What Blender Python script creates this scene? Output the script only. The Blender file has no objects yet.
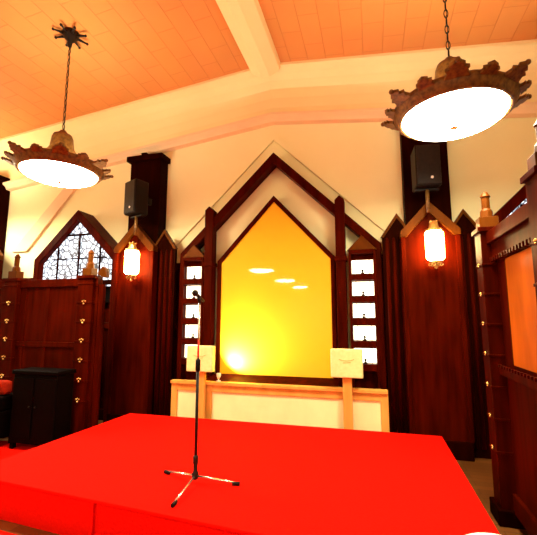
import bpy, math, random
from mathutils import Vector, Matrix
random.seed(4)
R = math.radians
scn = bpy.context.scene
COL = scn.collection

# ------------------------------------------------------------------ camera
cam_d = bpy.data.cameras.new('camera')
cam_d.sensor_fit = 'HORIZONTAL'; cam_d.sensor_width = 36.0
cam_d.lens = 373.0 / 537.0 * 36.0
cam_d.clip_start = 0.05
cam = bpy.data.objects.new('camera', cam_d); COL.objects.link(cam)
cam.location = (0, 0, 1.6)
cam.rotation_euler = (R(90 + 7.64), 0, R(15.48))
scn.camera = cam

# ------------------------------------------------------------------ world, exposure, key light levels
w = bpy.data.worlds.new('world'); scn.world = w; w.use_nodes = True
w.node_tree.nodes['Background'].inputs[0].default_value = (1.0, 0.75, 0.5, 1)
w.node_tree.nodes['Background'].inputs[1].default_value = 0.3
scn.view_settings.view_transform = 'Standard'
scn.view_settings.look = 'None'
scn.view_settings.gamma = 1.0
scn.view_settings.exposure = 1.6
scn.view_settings.use_curve_mapping = False
LAMP_DOWN = 34.0      # emission of the pendant diffusers
LAMP_UP = 15.0        # emission of the ring added on top of each pendant to light the ceiling
LANTERN = 30.0        # emission of the wall lantern glass
NICHE = 1.4
WARM = (1.0, 0.95, 0.66)

CX = -1.385           # axis of the room's far wall
YW = 5.2              # far wall's wood plane

# ------------------------------------------------------------------ materials
def newmat(name):
    m = bpy.data.materials.new(name); m.use_nodes = True
    return m, m.node_tree, m.node_tree.nodes['Principled BSDF']

def noise_mat(name, c1, c2, scale=(6, 6, 6), rough=0.5, bump=0.1, detail=6, metallic=0.0, spec=0.5, coat=0.0):
    m, nt, b = newmat(name)
    tc = nt.nodes.new('ShaderNodeTexCoord'); mp = nt.nodes.new('ShaderNodeMapping')
    mp.inputs['Scale'].default_value = scale
    n = nt.nodes.new('ShaderNodeTexNoise'); n.inputs['Scale'].default_value = 1.0; n.inputs['Detail'].default_value = detail
    r = nt.nodes.new('ShaderNodeValToRGB')
    r.color_ramp.elements[0].position = 0.3; r.color_ramp.elements[0].color = (*c1, 1)
    r.color_ramp.elements[1].position = 0.7; r.color_ramp.elements[1].color = (*c2, 1)
    bp = nt.nodes.new('ShaderNodeBump'); bp.inputs['Strength'].default_value = bump; bp.inputs['Distance'].default_value = 0.01
    L = nt.links.new
    L(tc.outputs['Object'], mp.inputs[0]); L(mp.outputs[0], n.inputs['Vector']); L(n.outputs[0], r.inputs[0])
    L(r.outputs[0], b.inputs['Base Color']); L(n.outputs[0], bp.inputs['Height']); L(bp.outputs[0], b.inputs['Normal'])
    b.inputs['Roughness'].default_value = rough; b.inputs['Metallic'].default_value = metallic
    b.inputs['Specular IOR Level'].default_value = spec
    b.inputs['Coat Weight'].default_value = coat
    if 'wood' in name or 'walnut' in name: b.inputs['Specular Tint'].default_value = (1.0, 0.35, 0.12, 1); b.inputs['IOR'].default_value = 1.22
    return m

def emit_mat(name, color, strength, base=(0.9, 0.85, 0.75)):
    m, nt, b = newmat(name)
    b.inputs['Base Color'].default_value = (*base, 1)
    b.inputs['Emission Color'].default_value = (*color, 1)
    b.inputs['Emission Strength'].default_value = strength
    b.inputs['Roughness'].default_value = 0.4
    return m

M = {}
M['wood'] = noise_mat('dark_red_wood', (0.019, 0.0008, 0.0001), (0.055, 0.0026, 0.0002), (14, 14, 1.6), 0.42, 0.08, spec=0.09)
M['wood_dark'] = noise_mat('dark_walnut', (0.006, 0.0005, 0.0001), (0.014, 0.0010, 0.0002), (14, 14, 1.6), 0.5, 0.08, spec=0.05)
M['wood_lit'] = noise_mat('polished_lit_wood', (0.24, 0.045, 0.001), (0.46, 0.095, 0.002), (2, 5, 1.2), 0.30, 0.02, spec=0.25)  # brighter orange base holds the lamp reflection on the polished wood
M['wood_brown'] = noise_mat('olive_brown_wood', (0.045, 0.009, 0.0006), (0.085, 0.020, 0.0015), (9, 9, 2), 0.42, 0.08)
M['ochre'] = noise_mat('ochre_wood', (0.58, 0.26, 0.045), (0.74, 0.36, 0.08), (8, 8, 2), 0.4, 0.05)
M['cream_panel'] = noise_mat('cream_fabric_panel', (0.78, 0.74, 0.36), (0.86, 0.82, 0.42), (5, 5, 3), 0.7, 0.02)
M['cream_box'] = noise_mat('cream_paint', (0.74, 0.62, 0.24), (0.80, 0.70, 0.30), (30, 30, 30), 0.6, 0.03)
M['plaster'] = noise_mat('cream_plaster', (0.83, 0.73, 0.40), (0.87, 0.77, 0.44), (1.4, 1.4, 1.4), 0.8, 0.05, detail=4, spec=0.2)
M['moulding'] = noise_mat('pink_plaster', (0.80, 0.52, 0.32), (0.86, 0.56, 0.34), (3, 3, 3), 0.8, 0.05, spec=0.2)
M['cove'] = noise_mat('apricot_plaster', (0.81, 0.58, 0.29), (0.86, 0.63, 0.32), (1.4, 1.4, 1.4), 0.8, 0.05, detail=4, spec=0.2)
M['carpet'] = noise_mat('red_carpet', (0.60, 0.002, 0.0), (0.68, 0.004, 0.0), (60, 60, 60), 0.95, 0.25, spec=0.05)
M['bronze'] = noise_mat('antique_bronze', (0.07, 0.022, 0.003), (0.24, 0.10, 0.014), (30, 30, 30), 0.5, 0.4, metallic=0.3)
M['iron'] = noise_mat('black_iron', (0.006, 0.002, 0.001), (0.014, 0.005, 0.002), (20, 20, 20), 0.45, 0.1, spec=0.2)
M['red_velvet'] = noise_mat('red_velvet', (0.20, 0.008, 0.002), (0.30, 0.014, 0.003), (40, 40, 40), 0.9, 0.1, spec=0.05)
M['black'] = noise_mat('black_plastic', (0.004, 0.0012, 0.0007), (0.007, 0.002, 0.0012), (60, 60, 60), 0.5, 0.05, spec=0.12)
M['black_lacquer'] = noise_mat('black_lacquer', (0.0012, 0.0003, 0.0002), (0.0025, 0.0006, 0.0004), (8, 8, 8), 0.6, 0.02, spec=0.03)
M['badge'] = noise_mat('silver_badge', (0.8, 0.7, 0.6), (0.9, 0.8, 0.7), (9, 9, 9), 0.3, 0.0)
M['brass'] = noise_mat('brass', (0.65, 0.36, 0.08), (0.85, 0.50, 0.14), (12, 12, 12), 0.3, 0.05, metallic=0.8)
M['chrome'] = noise_mat('chrome', (0.6, 0.5, 0.42), (0.75, 0.65, 0.55), (12, 12, 12), 0.25, 0.0, metallic=0.9)
M['white_cloth'] = noise_mat('white_cloth', (0.85, 0.80, 0.72), (0.92, 0.88, 0.80), (20, 20, 20), 0.8, 0.1)
M['diffuser'] = emit_mat('opal_diffuser', WARM, LAMP_DOWN)
M['added_uplight'] = emit_mat('added_uplight', WARM, LAMP_UP)
M['lantern_glass'] = emit_mat('lantern_glass', (1.0, 0.68, 0.26), LANTERN)
M['niche_glass'] = emit_mat('lit_niche_glass', (1.0, 0.82, 0.55), NICHE)

def yellow_mat():
    m, nt, b = newmat('yellow_lacquer_glass')
    b.inputs['Base Color'].default_value = (0.80, 0.38, 0.010, 1)
    b.inputs['Roughness'].default_value = 0.6
    b.inputs['Specular IOR Level'].default_value = 0.1
    b.inputs['Coat Weight'].default_value = 0.5
    b.inputs['Coat Roughness'].default_value = 0.03
    return m
M['yellow'] = yellow_mat()

def leaded_mat():
    m, nt, b = newmat('leaded_glass')
    tc = nt.nodes.new('ShaderNodeTexCoord')
    v = nt.nodes.new('ShaderNodeTexVoronoi'); v.feature = 'DISTANCE_TO_EDGE'; v.inputs['Scale'].default_value = 11
    v2 = nt.nodes.new('ShaderNodeTexVoronoi'); v2.feature = 'F1'; v2.inputs['Scale'].default_value = 11
    r = nt.nodes.new('ShaderNodeValToRGB')
    r.color_ramp.elements[0].position = 0.05; r.color_ramp.elements[0].color = (0.02, 0.02, 0.03, 1)
    r.color_ramp.elements[1].position = 0.16; r.color_ramp.elements[1].color = (1, 1, 1, 1)
    r2 = nt.nodes.new('ShaderNodeValToRGB')
    r2.color_ramp.elements[0].position = 0.1; r2.color_ramp.elements[0].color = (0.75, 0.80, 0.88, 1)
    r2.color_ramp.elements[1].position = 0.9; r2.color_ramp.elements[1].color = (0.20, 0.22, 0.25, 1)
    mx = nt.nodes.new('ShaderNodeMixRGB'); mx.blend_type = 'MULTIPLY'; mx.inputs[0].default_value = 1
    L = nt.links.new
    L(tc.outputs['Object'], v.inputs['Vector']); L(tc.outputs['Object'], v2.inputs['Vector'])
    L(v.outputs['Distance'], r.inputs[0]); L(v2.outputs['Color'], r2.inputs[0])
    L(r.outputs[0], mx.inputs[1]); L(r2.outputs[0], mx.inputs[2])
    L(mx.outputs[0], b.inputs['Emission Color']); b.inputs['Emission Strength'].default_value = 1.5
    b.inputs['Base Color'].default_value = (0.05, 0.05, 0.05, 1); b.inputs['Roughness'].default_value = 0.3
    return m
M['leaded'] = leaded_mat()

def tile_mat():
    m, nt, b = newmat('ceiling_tiles')
    tc = nt.nodes.new('ShaderNodeTexCoord'); mp = nt.nodes.new('ShaderNodeMapping')
    mp.inputs['Rotation'].default_value = (0, 0, R(90))
    br = nt.nodes.new('ShaderNodeTexBrick')
    br.inputs['Scale'].default_value = 1.0
    br.inputs['Brick Width'].default_value = 0.50; br.inputs['Row Height'].default_value = 0.25
    br.inputs['Mortar Size'].default_value = 0.006; br.inputs['Mortar Smooth'].default_value = 0.3
    br.inputs['Color1'].default_value = (0.70, 0.24, 0.060, 1); br.inputs['Color2'].default_value = (0.68, 0.23, 0.056, 1)
    br.inputs['Mortar'].default_value = (0.62, 0.195, 0.048, 1)
    n = nt.nodes.new('ShaderNodeTexNoise'); n.inputs['Scale'].default_value = 1.2
    mx = nt.nodes.new('ShaderNodeMixRGB'); mx.blend_type = 'MULTIPLY'; mx.inputs[0].default_value = 0.25
    bp = nt.nodes.new('ShaderNodeBump'); bp.inputs['Strength'].default_value = 0.6; bp.inputs['Distance'].default_value = 0.02; bp.invert = True
    L = nt.links.new
    L(tc.outputs['Object'], mp.inputs[0]); L(mp.outputs[0], br.inputs['Vector']); L(tc.outputs['Object'], n.inputs['Vector'])
    L(br.outputs['Color'], mx.inputs[1]); L(n.outputs['Color'], mx.inputs[2])
    L(mx.outputs[0], b.inputs['Base Color']); L(br.outputs['Fac'], bp.inputs['Height']); L(bp.outputs[0], b.inputs['Normal'])
    b.inputs['Roughness'].default_value = 0.7; b.inputs['Specular IOR Level'].default_value = 0.25
    return m
M['tiles'] = tile_mat()

def plank_mat():
    m, nt, b = newmat('floor_planks')
    tc = nt.nodes.new('ShaderNodeTexCoord')
    br = nt.nodes.new('ShaderNodeTexBrick'); br.inputs['Scale'].default_value = 1.0
    br.inputs['Brick Width'].default_value = 0.9; br.inputs['Row Height'].default_value = 0.09
    br.inputs['Mortar Size'].default_value = 0.003
    br.inputs['Color1'].default_value = (0.17, 0.055, 0.010, 1); br.inputs['Color2'].default_value = (0.11, 0.034, 0.006, 1)
    br.inputs['Mortar'].default_value = (0.05, 0.015, 0.005, 1)
    nt.links.new(tc.outputs['Object'], br.inputs['Vector']); nt.links.new(br.outputs['Color'], b.inputs['Base Color'])
    b.inputs['Roughness'].default_value = 0.35
    return m
M['planks'] = plank_mat()

# ------------------------------------------------------------------ mesh helpers
class MB:
    def __init__(s): s.v = []; s.f = []; s.smooth = []
    def add(s, vs, fs, sm=False):
        o = len(s.v); s.v += [tuple(p) for p in vs]
        for f in fs: s.f.append([o + i for i in f]); s.smooth.append(sm)
        return s
    def box(s, x0, x1, y0, y1, z0, z1):
        vs = [(x, y, z) for z in (z0, z1) for (x, y) in ((x0, y0), (x1, y0), (x1, y1), (x0, y1))]
        return s.add(vs, [(3, 2, 1, 0), (4, 5, 6, 7), (0, 1, 5, 4), (1, 2, 6, 5), (2, 3, 7, 6), (3, 0, 4, 7)])
    def prism_xz(s, poly, y0, y1):      # polygon listed counter-clockwise seen from -Y
        n = len(poly)
        vs = [(x, y0, z) for x, z in poly] + [(x, y1, z) for x, z in poly]
        fs = [tuple(range(n)), tuple(range(2 * n - 1, n - 1, -1))]
        fs += [(i, i + n, (i + 1) % n + n, (i + 1) % n) for i in range(n)]
        return s.add(vs, fs)
    def prism_xy(s, poly, z0, z1):
        n = len(poly)
        vs = [(x, y, z0) for x, y in poly] + [(x, y, z1) for x, y in poly]
        fs = [tuple(range(n - 1, -1, -1)), tuple(range(n, 2 * n))]
        fs += [(i, (i + 1) % n, (i + 1) % n + n, i + n) for i in range(n)]
        return s.add(vs, fs)
    def prism_yz(s, poly, x0, x1):
        n = len(poly)
        vs = [(x0, y, z) for y, z in poly] + [(x1, y, z) for y, z in poly]
        fs = [tuple(range(n - 1, -1, -1)), tuple(range(n, 2 * n))]
        fs += [(i, (i + 1) % n, (i + 1) % n + n, i + n) for i in range(n)]
        return s.add(vs, fs)
    def lathe(s, prof, n=24, c=(0, 0, 0), sm=True, cap=True):
        vs = []; fs = []; k = len(prof)
        for i in range(n):
            a = 2 * math.pi * i / n
            for r, z in prof: vs.append((c[0] + r * math.cos(a), c[1] + r * math.sin(a), c[2] + z))
        for i in range(n):
            j = (i + 1) % n
            for q in range(k - 1): fs.append((i * k + q, j * k + q, j * k + q + 1, i * k + q + 1))
        s.add(vs, fs, sm)
        if cap:
            o = len(s.v) - len(vs)
            for q, flip in ((0, True), (k - 1, False)):
                if prof[q][0] > 1e-5:
                    ring = [o + i * k + q for i in range(n)]
                    s.f.append(ring[::-1] if flip else ring); s.smooth.append(False)
        return s
    def tube(s, p0, p1, r0, r1=None, n=10):
        p0 = Vector(p0); p1 = Vector(p1); r1 = r0 if r1 is None else r1
        d = (p1 - p0); L = d.length; q = d.to_track_quat('Z', 'Y')
        vs = []
        for (c, r) in ((p0, r0), (p1, r1)):
            for i in range(n):
                a = 2 * math.pi * i / n
                vs.append(c + q @ Vector((r * math.cos(a), r * math.sin(a), 0)))
        fs = [(i, (i + 1) % n, (i + 1) % n + n, i + n) for i in range(n)]
        s.add(vs, fs, True)
        return s.add(vs, [tuple(range(n - 1, -1, -1)), tuple(range(n, 2 * n))])
    def path(s, pts, r, n=8):
        for a, b in zip(pts, pts[1:]): s.tube(a, b, r, n=n)
        return s
    def ball(s, c, r, sz=1.0, n=12):
        return s.lathe([(r * math.sin(math.pi * k / 8) + (1e-6), -r * sz * math.cos(math.pi * k / 8)) for k in range(9)], n, c, True, False)
    def torus(s, c, R_, r, axis='z', n=16, m=6):
        vs = []; fs = []
        for i in range(n):
            a = 2 * math.pi * i / n
            for j in range(m):
                b = 2 * math.pi * j / m
                x = (R_ + r * math.cos(b)) * math.cos(a); y = (R_ + r * math.cos(b)) * math.sin(a); z = r * math.sin(b)
                if axis == 'y': x, y, z = x, z, y
                if axis == 'x': x, y, z = z, x, y
                vs.append((c[0] + x, c[1] + y, c[2] + z))
        for i in range(n):
            for j in range(m):
                fs.append((i * m + j, ((i + 1) % n) * m + j, ((i + 1) % n) * m + (j + 1) % m, i * m + (j + 1) % m))
        return s.add(vs, fs, True)
    def build(s, name, mat, parent=None, bevel=0.0, loc=None):
        me = bpy.data.meshes.new(name)
        me.from_pydata(s.v, [], s.f)
        for p, sm in zip(me.polygons, s.smooth): p.use_smooth = sm
        me.materials.append(mat); me.update()
        import bmesh
        bm = bmesh.new(); bm.from_mesh(me)
        bmesh.ops.remove_doubles(bm, verts=bm.verts, dist=1e-6)
        bmesh.ops.recalc_face_normals(bm, faces=bm.faces); bm.to_mesh(me); bm.free()
        o = bpy.data.objects.new(name, me); COL.objects.link(o)
        if parent is not None: o.parent = parent
        if loc: o.location = loc
        if bevel:
            b = o.modifiers.new('bevel', 'BEVEL'); b.width = bevel; b.segments = 2; b.limit_method = 'ANGLE'
        return o

def tag(o, label=None, cat=None, group=None, kind=None):
    if label: o['label'] = label
    if cat: o['category'] = cat
    if group: o['group'] = group
    if kind: o['kind'] = kind
    return o
def thing(name, label, cat, loc=(0, 0, 0), rz=0, group=None):
    o = bpy.data.objects.new(name, None); COL.objects.link(o)
    o.empty_display_size = 0.1; o.location = loc; o.rotation_euler = (0, 0, rz)
    return tag(o, label, cat, group)
def setting(name, loc=(0, 0, 0)):
    o = bpy.data.objects.new(name, None); COL.objects.link(o); o.location = loc; o.empty_display_size = 0.1
    o['kind'] = 'structure'; return o
def struct(name, mb, m, bevel=0.0):
    return tag(mb.build(name, m, None, bevel), kind='structure')
def copy_tree(o, parent=None):
    c = o.copy(); COL.objects.link(c); c.parent = parent
    for ch in list(o.children): copy_tree(ch, c)
    return c

# ------------------------------------------------------------------ room shell
XL, XR, YB = -8.2, 5.2, -10.0
def zc(x): return 5.27 - 0.10 * abs(x - CX)      # ceiling height
def zk(x): return 4.66 - 0.115 * abs(x - CX)     # cornice height
WY = YW + 0.12                                   # face of the cream far wall
struct('floor', MB().box(XL - .2, XR + .2, YB - .2, WY + .3, -0.1, 0), M['planks'])
struct('wall_back', MB().prism_xz([(XL, 0), (XR, 0), (XR, zc(XR) + .1), (CX, zc(CX) + .1), (XL, zc(XL) + .1)], WY, WY + .2), M['plaster'])
struct('wall_left', MB().box(XL - .2, XL, YB, WY + .2, 0, 4.9), M['plaster'])
struct('wall_right', MB().box(XR, XR + .2, YB, WY + .2, 0, 4.9), M['plaster'])
struct('wall_front', MB().box(XL - .2, XR + .2, YB - .2, YB, 0, 5.4), M['plaster'])
cl = MB()
for x0, x1 in ((XL, CX), (CX, XR)):
    cl.add([(x0, YB, zc(x0)), (x1, YB, zc(x1)), (x1, WY, zc(x1)), (x0, WY, zc(x0)),
            (x0, YB, zc(x0) + .2), (x1, YB, zc(x1) + .2), (x1, WY, zc(x1) + .2), (x0, WY, zc(x0) + .2)],
           [(0, 3, 2, 1), (4, 5, 6, 7), (0, 1, 5, 4), (1, 2, 6, 5), (2, 3, 7, 6), (3, 0, 4, 7)])
struct('ceiling', cl, M['tiles'])
# plaster cove between the tiles and the far wall, then the cornice moulding
def sweep(prof, xs, mat, name, smooth=False):
    mb = MB()
    for xa, xb in zip(xs, xs[1:]):
        va = [(xa, y, z) for y, z in prof(xa)]; vb = [(xb, y, z) for y, z in prof(xb)]
        n = len(va)
        mb.add(va + vb, [(i, (i + 1) % n, (i + 1) % n + n, i + n) for i in range(n)] , False)
        mb.add(va, [tuple(range(n))]); mb.add(vb, [tuple(range(n))])
    return struct(name, mb, mat)
def cove(x):
    zt, zb = zc(x), zk(x)
    yt = 4.86
    pts = [(WY, zt), (yt - .05, zt), (yt - .05, zt - .035), (yt, zt - .035)]
    for k in range(1, 7):
        a = k / 6 * math.pi / 2
        pts.append((yt + (WY - .06 - yt) * math.sin(a), zt - .035 - (zt - zb - .075) * (1 - math.cos(a))))
    pts.append((WY, zb + .04))
    return pts
sweep(cove, [XL, CX, XR], M['cove'], 'trim_1')
def cornice(x):
    z = zk(x)
    return [(WY, z + .05), (WY - .17, z + .05), (WY - .17, z + .015), (WY - .11, z - .02), (WY - .09, z - .06), (WY, z - .07)]
sweep(cornice, [XL, CX, XR], M['moulding'], 'trim_2')
# ridge beam
bm_ = MB().prism_xz([(CX - .25, 5.3), (CX - .21, 5.17), (CX - .06, 5.09), (CX + .06, 5.09), (CX + .21, 5.17), (CX + .25, 5.3)], YB, 4.86)
struct('trim_3', bm_, M['cove'], 0.01)

# raised plaster gables on the far wall
def gable_poly(c, pk, hw, fz, t, legz=None, tl=None):
    """pointed band: peak height, half width, foot height, thickness measured vertically, optional legs"""
    s = (pk - fz) / hw
    tl = tl if tl is not None else t / s
    if legz is None:
        return [(c - hw, fz), (c - hw + tl, fz), (c, pk - t), (c + hw - tl, fz), (c + hw, fz), (c, pk)]
    return [(c - hw, fz), (c - hw, legz), (c - hw + tl, legz), (c - hw + tl, fz + tl * s - t), (c, pk - t),
            (c + hw - tl, fz + tl * s - t), (c + hw - tl, legz), (c + hw, legz), (c + hw, fz), (c, pk)]
WINX = (CX - 3.5, CX + 3.5)
pg = MB().prism_xz(gable_poly(CX, 4.43, 1.72, 2.75, .10), WY - .035, WY)
struct('trim_4', pg, M['plaster'])
for i, c in enumerate(WINX[:1]):
    struct('trim_%d' % (5 + i), MB().prism_xz([(c - 1.50, 2.80), (c - 1.16, 2.80), (c - .10, 3.97), (c - .10, 4.25)], WY - .045, WY), M['moulding'])

# wood panelling below the gables
def dado(name, x0, x1, ztop, n):
    r = setting(name)
    MB().box(x0, x1, WY - .06, WY, 0, ztop).build('backing', M['wood'], r)
    st = MB()
    for k in range(n + 1):
        x = x0 + (x1 - x0) * k / n
        st.box(max(x0, x - .04), min(x1, x + .04), WY - .09, WY - .06, 0.16, ztop - .1)
    st.box(x0, x1, WY - .10, WY - .06, ztop - .1, ztop)
    st.box(x0, x1, WY - .10, WY - .06, 1.42, 1.52)
    st.build('stiles', M['wood'], r, 0.008)
    MB().box(x0, x1, WY - .12, WY - .06, 0, .16).build('skirting', M['wood_dark'], r, 0.01)
dado('trim_7', XL, CX - 3.5 - .92, 2.3, 4)
dado('trim_8', CX - 3.5 - .92, CX - 2.4, 2.2, 4)
dado('trim_9', CX + 2.4, CX + 4.42, 2.2, 4)
dado('trim_10', CX + 4.42, XR, 2.3, 3)
dado('trim_11', CX - 1.85, CX - 1.4, 2.45, 1)
dado('trim_12', CX + 1.4, CX + 1.85, 2.45, 1)

# gabled windows
def window(name, c, d, hw, pk, yf):
    r = setting(name, (c, 0, 0))
    MB().prism_xz(gable_poly(d, pk, hw, 2.57, .17, 0.0, .11), yf, WY).build('frame', M['wood'], r, 0.01)
    MB().prism_xz([(d - hw + .08, 2.1), (d + hw - .08, 2.1), (d + hw - .08, 2.54), (d, pk - .12), (d - hw + .08, 2.54)], yf + .10, yf + .115).build('pane', M['leaded'], r)
    t = MB(); y0, y1 = yf + .075, yf + .10
    t.box(d - hw + .08, d + hw - .08, y0, y1, 2.12, 2.20)
    t.box(d - .24, d + .24, y0, y1, 2.955, 2.99)
    for x in (-.42, .42): t.box(d + x - .012, d + x + .012, y0, y1, 2.2, 2.78)
    t.box(d - .012, d + .012, y0, y1, 2.2, 2.96)
    t.box(d - .55, d + .55, y0, y1, 2.56, 2.58)
    t.build('tracery', M['wood_dark'], r, 0.004)
window('window_1', WINX[0], .22, .83, 3.38, 4.96)
window('window_2', WINX[1], -.06, .86, 3.40, 5.08)

# ------------------------------------------------------------------ columns and pointed pilasters
def column(c, label, top=None):
    top = top or zk(c)
    r = thing('wooden_column', label, 'column', (c, YW - .02, 0))
    MB().box(-.275, .285, -.09, .137, 2.3, top - .10).build('shaft', M['wood_dark'], r, 0.008)
    m = MB(); m.box(-.33, .33, -.14, .137, top - .17, top - .08); m.box(-.05, .05, -.15, .0, top - .08, top - .05)
    m.build('capital', M['wood_dark'], r, 0.008)
    return r
column(CX - 2.12, 'tall dark wooden column behind the speaker left of the yellow panel', 4.32)
column(CX + 2.12, 'tall dark wooden column right of the yellow panel, partly behind the hanging lamp')
column(CX - 5.50, 'tall dark wooden column at the far left edge of the room', 4.30)

def pilaster(c, label):
    r = thing('pointed_pilaster', label, 'pilaster', (c, 4.9, 0))
    MB().prism_xz([(-.30, 0), (.30, 0), (.30, 2.66), (0, 2.99), (-.30, 2.66)], 0, .085).build('body', M['wood'], r, 0.006)
    MB().prism_xz([(-.345, 2.60), (-.27, 2.60), (0, 2.90), (.27, 2.60), (.345, 2.60), (.345, 2.67), (0, 3.04), (-.345, 2.67)], -.05, .085).build('pediment', M['wood_brown'], r, 0.004)
    MB().box(-.33, .33, -.03, .085, 0, .2).build('plinth', M['wood_dark'], r, 0.01)
    e = MB()
    for s in (-1, 1): e.box(s * .315 - .025, s * .315 + .025, -.03, .085, .2, 2.6)
    e.build('edge_moulding', M['wood'], r, 0.006)
    return r
PIL = (CX - 2.10, CX + 2.10)
pilaster(PIL[0], 'red-brown wooden pilaster with pointed top behind the left wall lantern')
pilaster(PIL[1], 'red-brown wooden pilaster with pointed top behind the right wall lantern')
pilaster(CX - 5.15, 'dark wooden pilaster with pointed top at the far left of the room')

# gablets with fluted shafts between the pilasters and the frames
def gablet(c, label):
    r = thing('fluted_gablet', label, 'pilaster', (c, 5.02, 0))
    MB().prism_xz([(-.19, 0), (.19, 0), (.19, 2.66), (0, 2.90), (-.19, 2.66)], 0, .055).build('body', M['wood_dark'], r)
    MB().prism_xz(gable_poly(0, 2.95, .21, 2.64, .06), -.02, .055).build('pediment', M['wood_brown'], r, 0.003)
    fl = MB()
    for x in (-.13, -.045, .045, .13):
        fl.lathe([(.026, 0.1), (.026, 2.55), (.015, 2.62), (0.0005, 2.64)], 10, (x, .002, 0))
    fl.build('flutes', M['wood'], r)
    return r
gablet(CX - 1.67, 'narrow fluted wooden pilaster with small gable left of the central gable')
gablet(CX + 1.73, 'narrow fluted wooden pilaster with small gable right of the central gable')
gablet(CX + 2.52, 'narrow fluted wooden pilaster with small gable right of the right wall lantern')

# ------------------------------------------------------------------ central gabled surround with the yellow panel
sr = thing('gabled_surround', 'large red-brown wooden gabled surround framing the yellow panel', 'wall surround', (CX, YW, 0))
MB().prism_xz(gable_poly(.045, 4.04, 1.485, 2.58, .16, 0.0, .10), -.10, .10).build('outer_frame', M['wood'], sr, 0.01)
MB().prism_xz(gable_poly(.035, 3.39, .875, 2.44, .095, .78, .06), -.05, .10).build('inner_frame', M['wood'], sr, 0.006)
MB().prism_xz([(-.80, .78), (.87, .78), (.87, 2.44), (.035, 3.32), (-.80, 2.44)], -.03, -.01).build('yellow_panel', M['yellow'], sr)
for s in (-1, 1):
    p = MB().prism_xz([(-.065, .2), (.065, .2), (.065, 3.22), (.0, 3.28), (-.065, 3.22)], -.14, .02)
    p.box(-.08, .08, -.16, .03, 2.36, 2.42)
    p.build('post', M['wood'], sr, 0.006, (s * .975 + .02, 0, 0))
MB().box(-1.0, 1.0, -.24, .10, .60, .72).prism_yz([(-.24, .72), (-.03, .80), (-.03, .72)], -.93, .93).build('sill', M['wood'], sr, 0.006)
MB().box(-1.5, 1.5, .0, .10, 0, .62).build('lower_panel', M['wood_dark'], sr)
for s in (-1, 1):
    x0, x1 = (1.06, 1.42)
    x0, x1 = (1.10, 1.45) if s > 0 else (-1.375, -1.03)
    cxn = (x0 + x1) / 2
    cas = MB()
    cas.box(x0, x0 + .03, -.14, .02, .6, 2.50); cas.box(x1 - .03, x1, -.14, .02, .6, 2.50)
    cas.box(x0, x1, -.01, .02, .6, 2.5)
    zs = [2.17 - .293 * k for k in range(5)]
    for z in zs: cas.box(x0 + .03, x1 - .03, -.14, -.01, z - .078, z + .008)
    cas.box(x0 + .03, x1 - .03, -.14, -.01, 2.45, 2.50)
    cas.build('niche_casing', M['wood'], sr, 0.004)
    MB().prism_xz([(x0 - .02, 2.50), (x1 + .02, 2.50), (cxn, 2.70)], -.12, .02).build('niche_pediment', M['wood_brown'], sr, 0.004)
    for z in zs:
        pn = MB().box(x0 + .035, x1 - .035, -.045, -.03, z + .015, z + .20).build('niche_pane', M['niche_glass'], sr)
        k = MB().ball((cxn, -.065, z + .055), .018).lathe([(.026, 0), (.02, .02), (.006, .03)], 10, (cxn, -.07, z + .008))
        k.build('niche_ornament', M['iron'], pn)
        for xx in (x0 + .085, x1 - .085): MB().box(xx - .004, xx + .004, -.052, -.045, z + .015, z + .20).build('glazing_bar', M['brass'], pn)

# ------------------------------------------------------------------ long cream cabinet and things on and by it
AY = 4.84
cb = thing('long_cabinet', 'long low cream cabinet with ochre wood frame under the yellow panel', 'cabinet', (CX, AY, 0))
MB().box(-1.34, 1.50, .02, .07, .05, .68).build('body', M['cream_panel'], cb)
MB().box(-1.37, 1.53, -.03, .07, .69, .735).build('top', M['ochre'], cb, 0.008)
MB().box(-1.37, 1.53, .0, .06, .60, .69).build('top_rail', M['ochre'], cb, 0.006)
MB().box(-1.37, 1.53, .0, .06, .0, .10).build('bottom_rail', M['ochre'], cb, 0.006)
for x in (-1.32, -.80, 1.06, 1.485):
    MB().box(x - .045, x + .045, -.005, .06, .0, .69).build('stile', M['ochre'], cb, 0.006)

def cream_box(c, rz, label):
    r = thing('cream_box_on_post', label, 'box on post', (c, 4.775, .0), rz)
    b = MB().box(-.19, .19, -.08, .02, .88, 1.22).build('box', M['cream_box'], r, 0.012)
    m = MB().path([(-.09, -.082, 1.10), (-.05, -.082, 1.085), (0, -.082, 1.08), (.05, -.082, 1.085), (.09, -.082, 1.10)], .003, 6)
    m.path([(-.04, -.082, 1.055), (0, -.082, 1.06), (.05, -.082, 1.065)], .003, 6)
    m.build('script_mark', M['ochre'], b)  # small script mark on the box front
    MB().box(-.055, .055, -.03, .03, 0.02, .88).build('post', M['ochre'], r, 0.006)
    MB().box(-.12, .12, -.06, .03, 0, .03).build('foot', M['ochre'], r, 0.006)
    return r
cream_box(-2.265, 0.0, 'cream square box on ochre post behind the microphone stand')
cream_box(-.325, 0.0, 'cream square box on ochre post at the right end of the cabinet')
# a small uplight standing on the cabinet top behind the left box
ul = thing('small_uplight', 'tiny white uplight on the cabinet top beside the left cream box', 'lamp', (-2.06, 4.885, .735))
MB().lathe([(.03, 0), (.03, .01), (.008, .014), (.008, .045)], 14).build('base', M['badge'], ul)
hd = MB().lathe([(.014, 0), (.03, .03), (.03, .07)], 14, (0, 0, .04)).build('lamp_head', M['badge'], ul)
sd = bpy.data.lights.new('uplight_bulb', 'SPOT'); sd.energy = 78; sd.color = (0.85, 1.0, 0.9); sd.spot_size = R(150); sd.spot_blend = 1.0
sd.shadow_soft_size = .02
so = bpy.data.objects.new('uplight_bulb', sd); COL.objects.link(so); so.parent = ul; so.location = (.05, .12, .17)
so.rotation_euler = Vector((.45, .30, .55)).to_track_quat('-Z', 'Y').to_euler()

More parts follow.
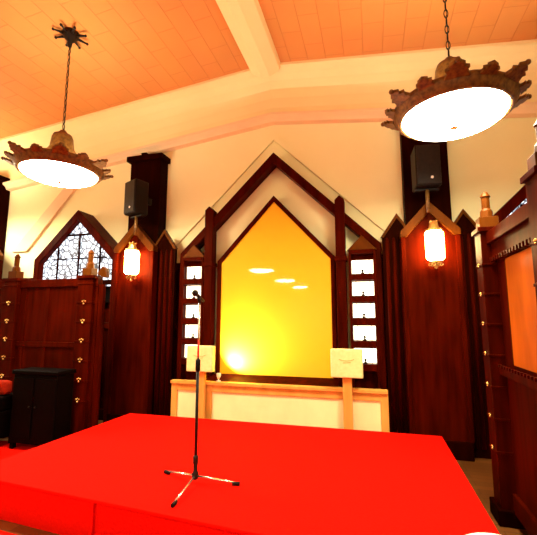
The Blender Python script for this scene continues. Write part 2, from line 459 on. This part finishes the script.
# ------------------------------------------------------------------ stage
st = thing('stage_platform', 'low stage platform covered in bright red carpet', 'stage', (CX, 3.5, 0))
SP = [(-3.37, 2.54), (.70, 2.25), (.693, 4.70), (-3.26, 4.643)]
SPl = [(x - CX, y - 3.5) for x, y in SP]
ins = [(x * .985, y * .975) for x, y in SPl]
MB().prism_xy(SPl, .275, .30).build('carpet_top', M['carpet'], st, 0.006)
MB().prism_xy(ins, 0, .275).build('skirt', M['carpet'], st)
# a joint strip on the front skirt
def on_front(x): t = (x - SP[0][0]) / (SP[1][0] - SP[0][0]); return SP[0][1] + t * (SP[1][1] - SP[0][1])
MB().box(-2.0 - CX, -1.985 - CX, on_front(-2) - 3.5 + .005, on_front(-2) - 3.5 + .04, 0.0, .275).build('skirt_joint', M['carpet'], st)
# red carpet on the floor at the left
tag(MB().prism_xy([(-6.6, .6), (-.2, .6), (-.2, 2.2), (-3.42, 2.45), (-3.42, 4.0), (-6.6, 4.0)], 0, .012).build('floor_carpet', M['carpet']), 'red carpet on the floor left of and before the stage', 'carpet')

# ------------------------------------------------------------------ microphone stand
ms = thing('microphone_stand', 'slim tripod microphone stand with microphone on the red stage', 'microphone stand', (-1.404, 2.888, .30))
for name, dx, dy in (('leg', .025, -.385), ('leg', .345, .045), ('leg', -.32, .10)):
    l = MB().tube((0, 0, .055), (dx, dy, .018), .0075)
    l = l.build(name, M['chrome'], ms)
    d = Vector((dx, dy, 0)).normalized()
    MB().tube(Vector((dx, dy, .014)) - d * .045, Vector((dx, dy, .014)) + d * .012, .014).build('rubber_foot', M['black'], l)
MB().lathe([(.02, 0.03), (.026, .045), (.026, .075), (.016, .09), (.016, .14), (.02, .15), (.02, .20), (.012, .21)], 14).build('hub', M['iron'], ms)
MB().tube((0, 0, .05), (0, 0, .88), .0125).build('lower_tube', M['iron'], ms)
MB().lathe([(.014, .86), (.02, .87), (.02, .95), (.014, .96)], 14).build('clutch', M['black'], ms)
MB().tube((0, 0, .95), (0, 0, 1.42), .008).build('upper_tube', M['chrome'], ms)
mc = MB().tube((0, .01, 1.42), (0, -.02, 1.47), .014).build('clip', M['black'], ms)
mc = MB().tube((.0, .08, 1.44), (.0, -.06, 1.49), .011, .017).build('microphone_body', M['black'], ms)
MB().ball((0, -.085, 1.50), .028).build('microphone_grille', M['iron'], ms)
# ------------------------------------------------------------------ pendant lamps
def pendant(x, y, z, ztop, label, group):
    """z = height of the diffuser's rim"""
    r = thing('pendant_lamp', label, 'hanging lamp', (x, y, z), 0, group)
    RD = .405
    pr = [(0.0005, -.11)] + [(RD * math.sin(a), -.11 + .11 * (1 - math.cos(a))) for a in [k / 8 * math.pi / 2 for k in range(1, 9)]]
    d = MB().lathe(pr, 40, sm=True, cap=False).build('diffuser', M['diffuser'], r)
    MB().lathe([(.0005, -.13), (.02, -.12), (.035, -.113), (.03, -.10)], 14, cap=False).build('finial', M['brass'], d)
    rm = MB().lathe([(RD - .005, -.01), (RD + .010, -.025), (RD + .035, -.01), (RD + .045, .02), (RD + .065, .045), (RD + .07, .075), (RD + .05, .095), (RD - .0, .09), (RD - .02, .01)], 48)
    rm.build('rim', M['bronze'], r, 0)
    MB().lathe([(.17, .12), (.17, .17), (.165, .24), (.13, .30), (.115, .42), (.10, .46), (.06, .475), (.03, .52), (.0005, .53)], 40, cap=False).build('cap', M['bronze'], r)
    for k in range(14):
        a = 2 * math.pi * k / 14 + .1
        m = MB()
        big = (k % 2 == 0)
        L = .115 if big else .075
        # leaf crest standing out of the rim: base, two side lobes, pointed tip
        prof = [(-.065, 0), (-.05, .35), (-.062, .5), (-.03, .6), (-.04, .75), (0, 1), (.04, .75), (.03, .6), (.062, .5), (.05, .35), (.065, 0)]
        w = 1.3 if big else 1.0
        vs = []
        for t in (-.013, .013):
            for (u, v) in prof:
                rr = RD + .065 + v * L; h = .055 + v * L * .45 + t
                vs.append((rr * math.cos(a) - u * w * math.sin(a), rr * math.sin(a) + u * w * math.cos(a), h))
        n = len(prof)
        m.add(vs, [tuple(range(n)), tuple(range(2 * n - 1, n - 1, -1))] + [(i, (i + 1) % n, (i + 1) % n + n, i + n) for i in range(n)])
        if big:
            m.ball(((RD + .065 + L) * math.cos(a), (RD + .065 + L) * math.sin(a), .055 + L * .45), .02, n=8)
        m.build('crest', M['bronze'], r)
    H = ztop - z
    nl = int((H - .52 - .12) / .075)
    ch = MB()
    for k in range(nl):
        zz = .53 + .0375 + k * .075
        # elongated link
        ax = 'y' if k % 2 else 'x'
        t = MB().torus((0, 0, 0), .016, .0042, ax, 10, 5)
        t.v = [(p[0], p[1], p[2] * 2.4 + zz) for p in t.v]
        ch.add(t.v, t.f, True)
    ch.tube((.004, 0, .52), (.004, 0, H - .08), .0035, n=6)
    ch.build('chain', M['iron'], r)
    cn = MB().lathe([(.0005, H - .20), (.02, H - .19), (.028, H - .12), (.05, H - .10), (.09, H - .05), (.095, H - .0)], 20).build('ceiling_canopy', M['iron'], r)
    sp = MB()
    for k in range(8):
        a = 2 * math.pi * k / 8 + .2
        p0 = Vector((.08 * math.cos(a), .08 * math.sin(a), H - .04)); p1 = Vector((.19 * math.cos(a), .19 * math.sin(a), H - .05))
        sp.tube(p0, p1, .018, .009, 6); sp.ball(p1, .017, n=8)
    sp.build('star_points', M['iron'], cn)
    MB().lathe([(RD - .02, .09), (.30, .115), (.17, .125)], 40, cap=False).build('added_uplight', M['added_uplight'], r)  # glowing ring added behind the rim to brighten the ceiling
    return r
LX, RX = CX - 2.065, CX + 2.09
pendant(LX, 3.36, 3.27, zc(LX), 'large bronze crown pendant lamp at upper left, hanging by a chain from a star canopy', 'crown pendant lamps')
pendant(RX, 3.22, 3.27, zc(RX), 'large bronze crown pendant lamp at upper right, in front of the right column', 'crown pendant lamps')
for y, lb in ((-1.25, 'bronze crown pendant lamp seen as the largest reflection in the yellow panel'),
              (-4.7, 'bronze crown pendant lamp seen as the middle reflection in the yellow panel'),
              (-8.1, 'bronze crown pendant lamp seen as the lowest, rightmost reflection in the yellow panel')):
    pendant(LX, y, 3.15, zc(LX), lb, 'crown pendant lamps')
pendant(RX, -1.25, 3.27, zc(RX), 'added bronze crown pendant lamp on the right, unseen behind the viewer', 'crown pendant lamps')  # extra pendant added out of view to light the stage front
pendant(CX - 5.12, 4.15, 3.45, zc(CX - 5.12), 'added bronze crown pendant lamp outside the left edge, brightening the upper left ceiling', 'crown pendant lamps')  # unseen pendant added to raise the glow at upper left

# ------------------------------------------------------------------ wall lanterns
def lantern(x, z, label):
    r = thing('wall_lantern', label, 'wall lamp', (x, 4.75, z), 0, 'wall lanterns on the pilasters')
    g = MB().lathe([(.085, -.19), (.10, -.17), (.105, .0), (.10, .14), (.085, .16)], 8, sm=False).build('glass', M['lantern_glass'], r)
    rb = MB()
    for k in range(8):
        a = 2 * math.pi * k / 8
        rb.tube((.107 * math.cos(a), .107 * math.sin(a), -.18), (.107 * math.cos(a), .107 * math.sin(a), .15), .0045, n=6)
    rb.build('ribs', M['brass'], r)
    cp = MB().lathe([(.10, .155), (.10, .18), (.06, .195), (.045, .25), (.05, .26), (.03, .28), (.0005, .29)], 8, sm=False)
    for k in range(4):
        a = 2 * math.pi * k / 4 + .78
        cp.ball((.045 * math.cos(a), .045 * math.sin(a), .275), .013, n=8)
    cp.build('crown', M['brass'], r)
    bt = MB().lathe([(.0005, -.30), (.02, -.29), (.015, -.26), (.06, -.225), (.09, -.21)], 8, sm=False, cap=False)
    for k in range(6):
        a = 2 * math.pi * k / 6
        bt.torus((.06 * math.cos(a), .06 * math.sin(a), -.245), .018, .006, 'y', 8, 4)
    bt.build('bottom_scrolls', M['brass'], r)
    MB().box(-.02, .02, .09, .15, -.05, .05).tube((0, .12, .12), (0, .05, .19), .01).tube((0, .12, -.0), (0, .12, .13), .01).build('bracket', M['bronze'], r)
    return r
lantern(-3.425, 2.43, 'glowing faceted wall lantern left of the yellow panel, below the left speaker')
lantern(.745, 2.47, 'glowing faceted wall lantern right of the yellow panel, below the right speaker')

# ------------------------------------------------------------------ loudspeakers on the columns
def speaker(x, y, z, rz, label):
    r = thing('wall_speaker', label, 'speaker', (x, y, z), rz, 'black loudspeakers on the columns')
    MB().prism_xy([(-.15, -.14), (.15, -.14), (.12, .10), (-.13, .16)], -.26, .26).build('cabinet', M['black'], r, 0.02)
    g = MB().box(-.135, .135, -.152, -.138, -.24, .24).build('grille', M['iron'], r, 0.006)
    MB().tube((.03, -.158, -.165), (.03, -.150, -.165), .016, n=14).build('badge', M['badge'], g)
    b = MB().box(-.14, .14, -.03, .03, -.29, -.26).box(-.03, .03, .15, .22, -.05, .05).box(-.02, .02, .10, .12, -.25, .05)
    b.build('bracket', M['black'], r, 0.003)
    MB().tube((0, -.02, -.28), (0, -.02, -.56), .022).build('support_tube', M['bronze'], r)
    return r
speaker(-3.36, 4.74, 3.38, R(-24), 'black loudspeaker on the column above the left lantern')
speaker(.69, 4.76, 3.42, R(8), 'black loudspeaker on the column above the right lantern')

# ------------------------------------------------------------------ carved wooden screens
def blossom(parent, x, y, z, s=1.0, axis='-y'):
    m = MB()
    for dx, dz, rr in ((-.022, .018, .011), (.022, .018, .011), (0, -.012, .012), (0, .03, .007)):
        if axis == '-y': m.ball((x + dx * s, y, z + dz * s), rr * s, n=8)
        else: m.ball((x, y + dx * s, z + dz * s), rr * s, n=8)
    return m.build('blossom', M['brass'], parent)
def screen_post(root, x, y, h, fin=.36, front='-y', wx=.12, wy=.07):
    p = MB().box(x - wx, x + wx, y - wy, y + wy, .10, h)
    p.box(x - wx - .02, x + wx + .02, y - wy - .02, y + wy + .02, h, h + .04)
    for k in range(7):
        zz = .42 + k * .252
        p.box(x - wx - .006, x + wx + .006, y - wy - .006, y + wy + .006, zz + .105, zz + .125)
    p = p.build('post', M['wood'], root, 0.004)
    f = MB().box(x - .075, x + .075, y - .06, y + .06, h + .04, h + .14)
    f.lathe([(.055, h + .14), (.05, h + .20), (.035, h + .22), (.035, h + fin - .06), (.045, h + fin - .05), (.02, h + fin - .01), (.0005, h + fin)], 8, (x, y, 0), False)
    f.build('finial', M['wood_brown'], p, 0.003)
    for k in range(7):
        zz = .545 + k * .25
        if zz > h - .1: break
        if front == '-y': blossom(p, x, y - wy - .008, zz)
        else: blossom(p, x - wx - .008, y, zz, .6, 'x')
    MB().box(x - wx - .03, x + wx + .03, y - wy - .03, y + wy + .03, 0, .12).build('foot', M['wood_dark'], p, 0.008)
ls = thing('carved_screen', 'dark red carved wooden screen with gold blossoms below the leaded window', 'screen', (-4.3, 4.2, 0))
MB().box(-1.35, .85, .0, .05, .18, 2.04).build('panel', M['wood'], ls)
tr = MB().box(-1.38, .78, -.03, .07, 2.02, 2.13); tr.box(-1.38, .78, -.02, .06, 1.20, 1.27); tr.box(-1.38, .78, -.02, .06, .10, .24)
tr.build('rails', M['wood'], ls, 0.006)
sb = MB()
for x in (-.85, -.45, -.05, .75): sb.box(x - .03, x + .03, -.015, .055, .2, 2.03)
sb.build('stiles', M['wood'], ls, 0.004)
screen_post(ls, .62, .0, 2.12, .40)
screen_post(ls, -.66, .0, 2.12, .40)
MB().prism_xz([(.765, 2.17), (.86, 2.13), (.90, 2.13), (.88, 2.25), (.83, 2.28), (.765, 2.20)], -.02, .05).build('crest', M['wood_brown'], ls, 0.004)

rs = thing('carved_screen', 'red-brown carved wooden screen with polished panel at the right edge', 'screen', (1.0, 3.6, 0))
MB().box(.03, .08, -2.4, .0, .22, 2.2).build('frame_board', M['wood'], rs)
MB().box(.015, .035, -1.02, -.32, 1.24, 2.06).build('polished_panel', M['wood_lit'], rs, 0.004)
MB().box(.015, .035, -2.3, -1.22, 1.24, 2.06).build('polished_panel', M['wood_lit'], rs, 0.004)
rl = MB().box(-.04, .12, -2.4, .02, 2.22, 2.32); rl.box(-.01, .10, -2.4, .0, 2.10, 2.22); rl.box(-.02, .10, -2.4, 0, 1.14, 1.20); rl.box(-.0, .10, -2.4, 0, .10, .24)
for k in range(40): rl.box(-.035, -.01, -.08 - k * .058, -.05 - k * .058, 2.06, 2.10)
for k in range(40): rl.box(-.035, -.01, -.08 - k * .058, -.05 - k * .058, 1.20, 1.225)
rl.build('rails', M['wood'], rs, 0.004)
screen_post(rs, -.0, .0, 2.33, .38, '-x', .085, .09)
screen_post(rs, .04, -1.08, 2.44, .38, '-x', .085, .09)

# ------------------------------------------------------------------ black furniture in front of the left screen
bk = thing('black_cabinet', 'black low cabinet in front of the left carved screen', 'cabinet', (-4.05, 3.91, 0))
MB().box(-.31, .36, -.12, .15, .08, .90).build('body', M['black_lacquer'], bk, 0.015)
MB().box(-.33, .38, -.14, .16, .90, .95).build('top', M['black_lacquer'], bk, 0.012)
for x in (-.29, .05):
    d = MB().box(x, x + .31, -.135, -.12, .14, .86).build('door', M['black_lacquer'], bk, 0.006)
    MB().ball((x + (.28 if x < 0 else .03), -.145, .52), .012, n=8).build('knob', M['black'], d)
for x in (-.27, .34):
    for y in (-.09, .12): MB().box(x - .025, x + .025, y - .025, y + .025, 0, .08).build('leg', M['black_lacquer'], bk)
bn = thing('black_bench', 'black padded bench left of the black cabinet', 'bench', (-4.97, 3.82, 0))
MB().box(-.55, .50, -.25, .22, .44, .62).build('cushion', M['black_lacquer'], bn, 0.03)
MB().box(-.55, .50, -.22, .20, .12, .44).build('frame', M['black_lacquer'], bn, 0.01)
for x in (-.5, .45):
    for y in (-.18, .16): MB().box(x - .03, x + .03, y - .03, y + .03, 0, .12).build('leg', M['black_lacquer'], bn)
tag(MB().box(-4.90, -4.50, 3.80, 3.92, .625, .80).build('red_cushion', M['red_velvet'], None, 0.04), 'small red cushion standing on the black bench', 'cushion')
dbx = thing('wall_box', 'dark box mounted high on the wood panelling right of the leaded window', 'box', (-4.16, WY - .10, 2.03))
MB().box(-.10, .09, -.09, .0, -.19, .17).build('case', M['black_lacquer'], dbx, 0.006)
MB().box(.10, .115, -.10, -.0, -.20, .10).build('highlight_strip', M['badge'], dbx)  # pale strip stands in for a highlight down the box's right side

# ------------------------------------------------------------------ white table edges at the bottom of the frame
def table(x, y, z, rr, label):
    r = thing('round_table', label, 'table', (x, y, 0), 0, None)
    MB().lathe([(rr - .01, z - .03), (rr, z - .02), (rr, z - .005), (rr - .008, z)], 36).build('tabletop', M['white_cloth'], r)
    MB().lathe([(.03, .03), (.03, z - .03)], 12).build('column', M['iron'], r)
    MB().lathe([(.19, 0), (.19, .015), (.05, .04)], 24).build('base', M['iron'], r)
table(.44, 1.70, .72, .16, 'small round white table at the bottom edge near the right stage corner')
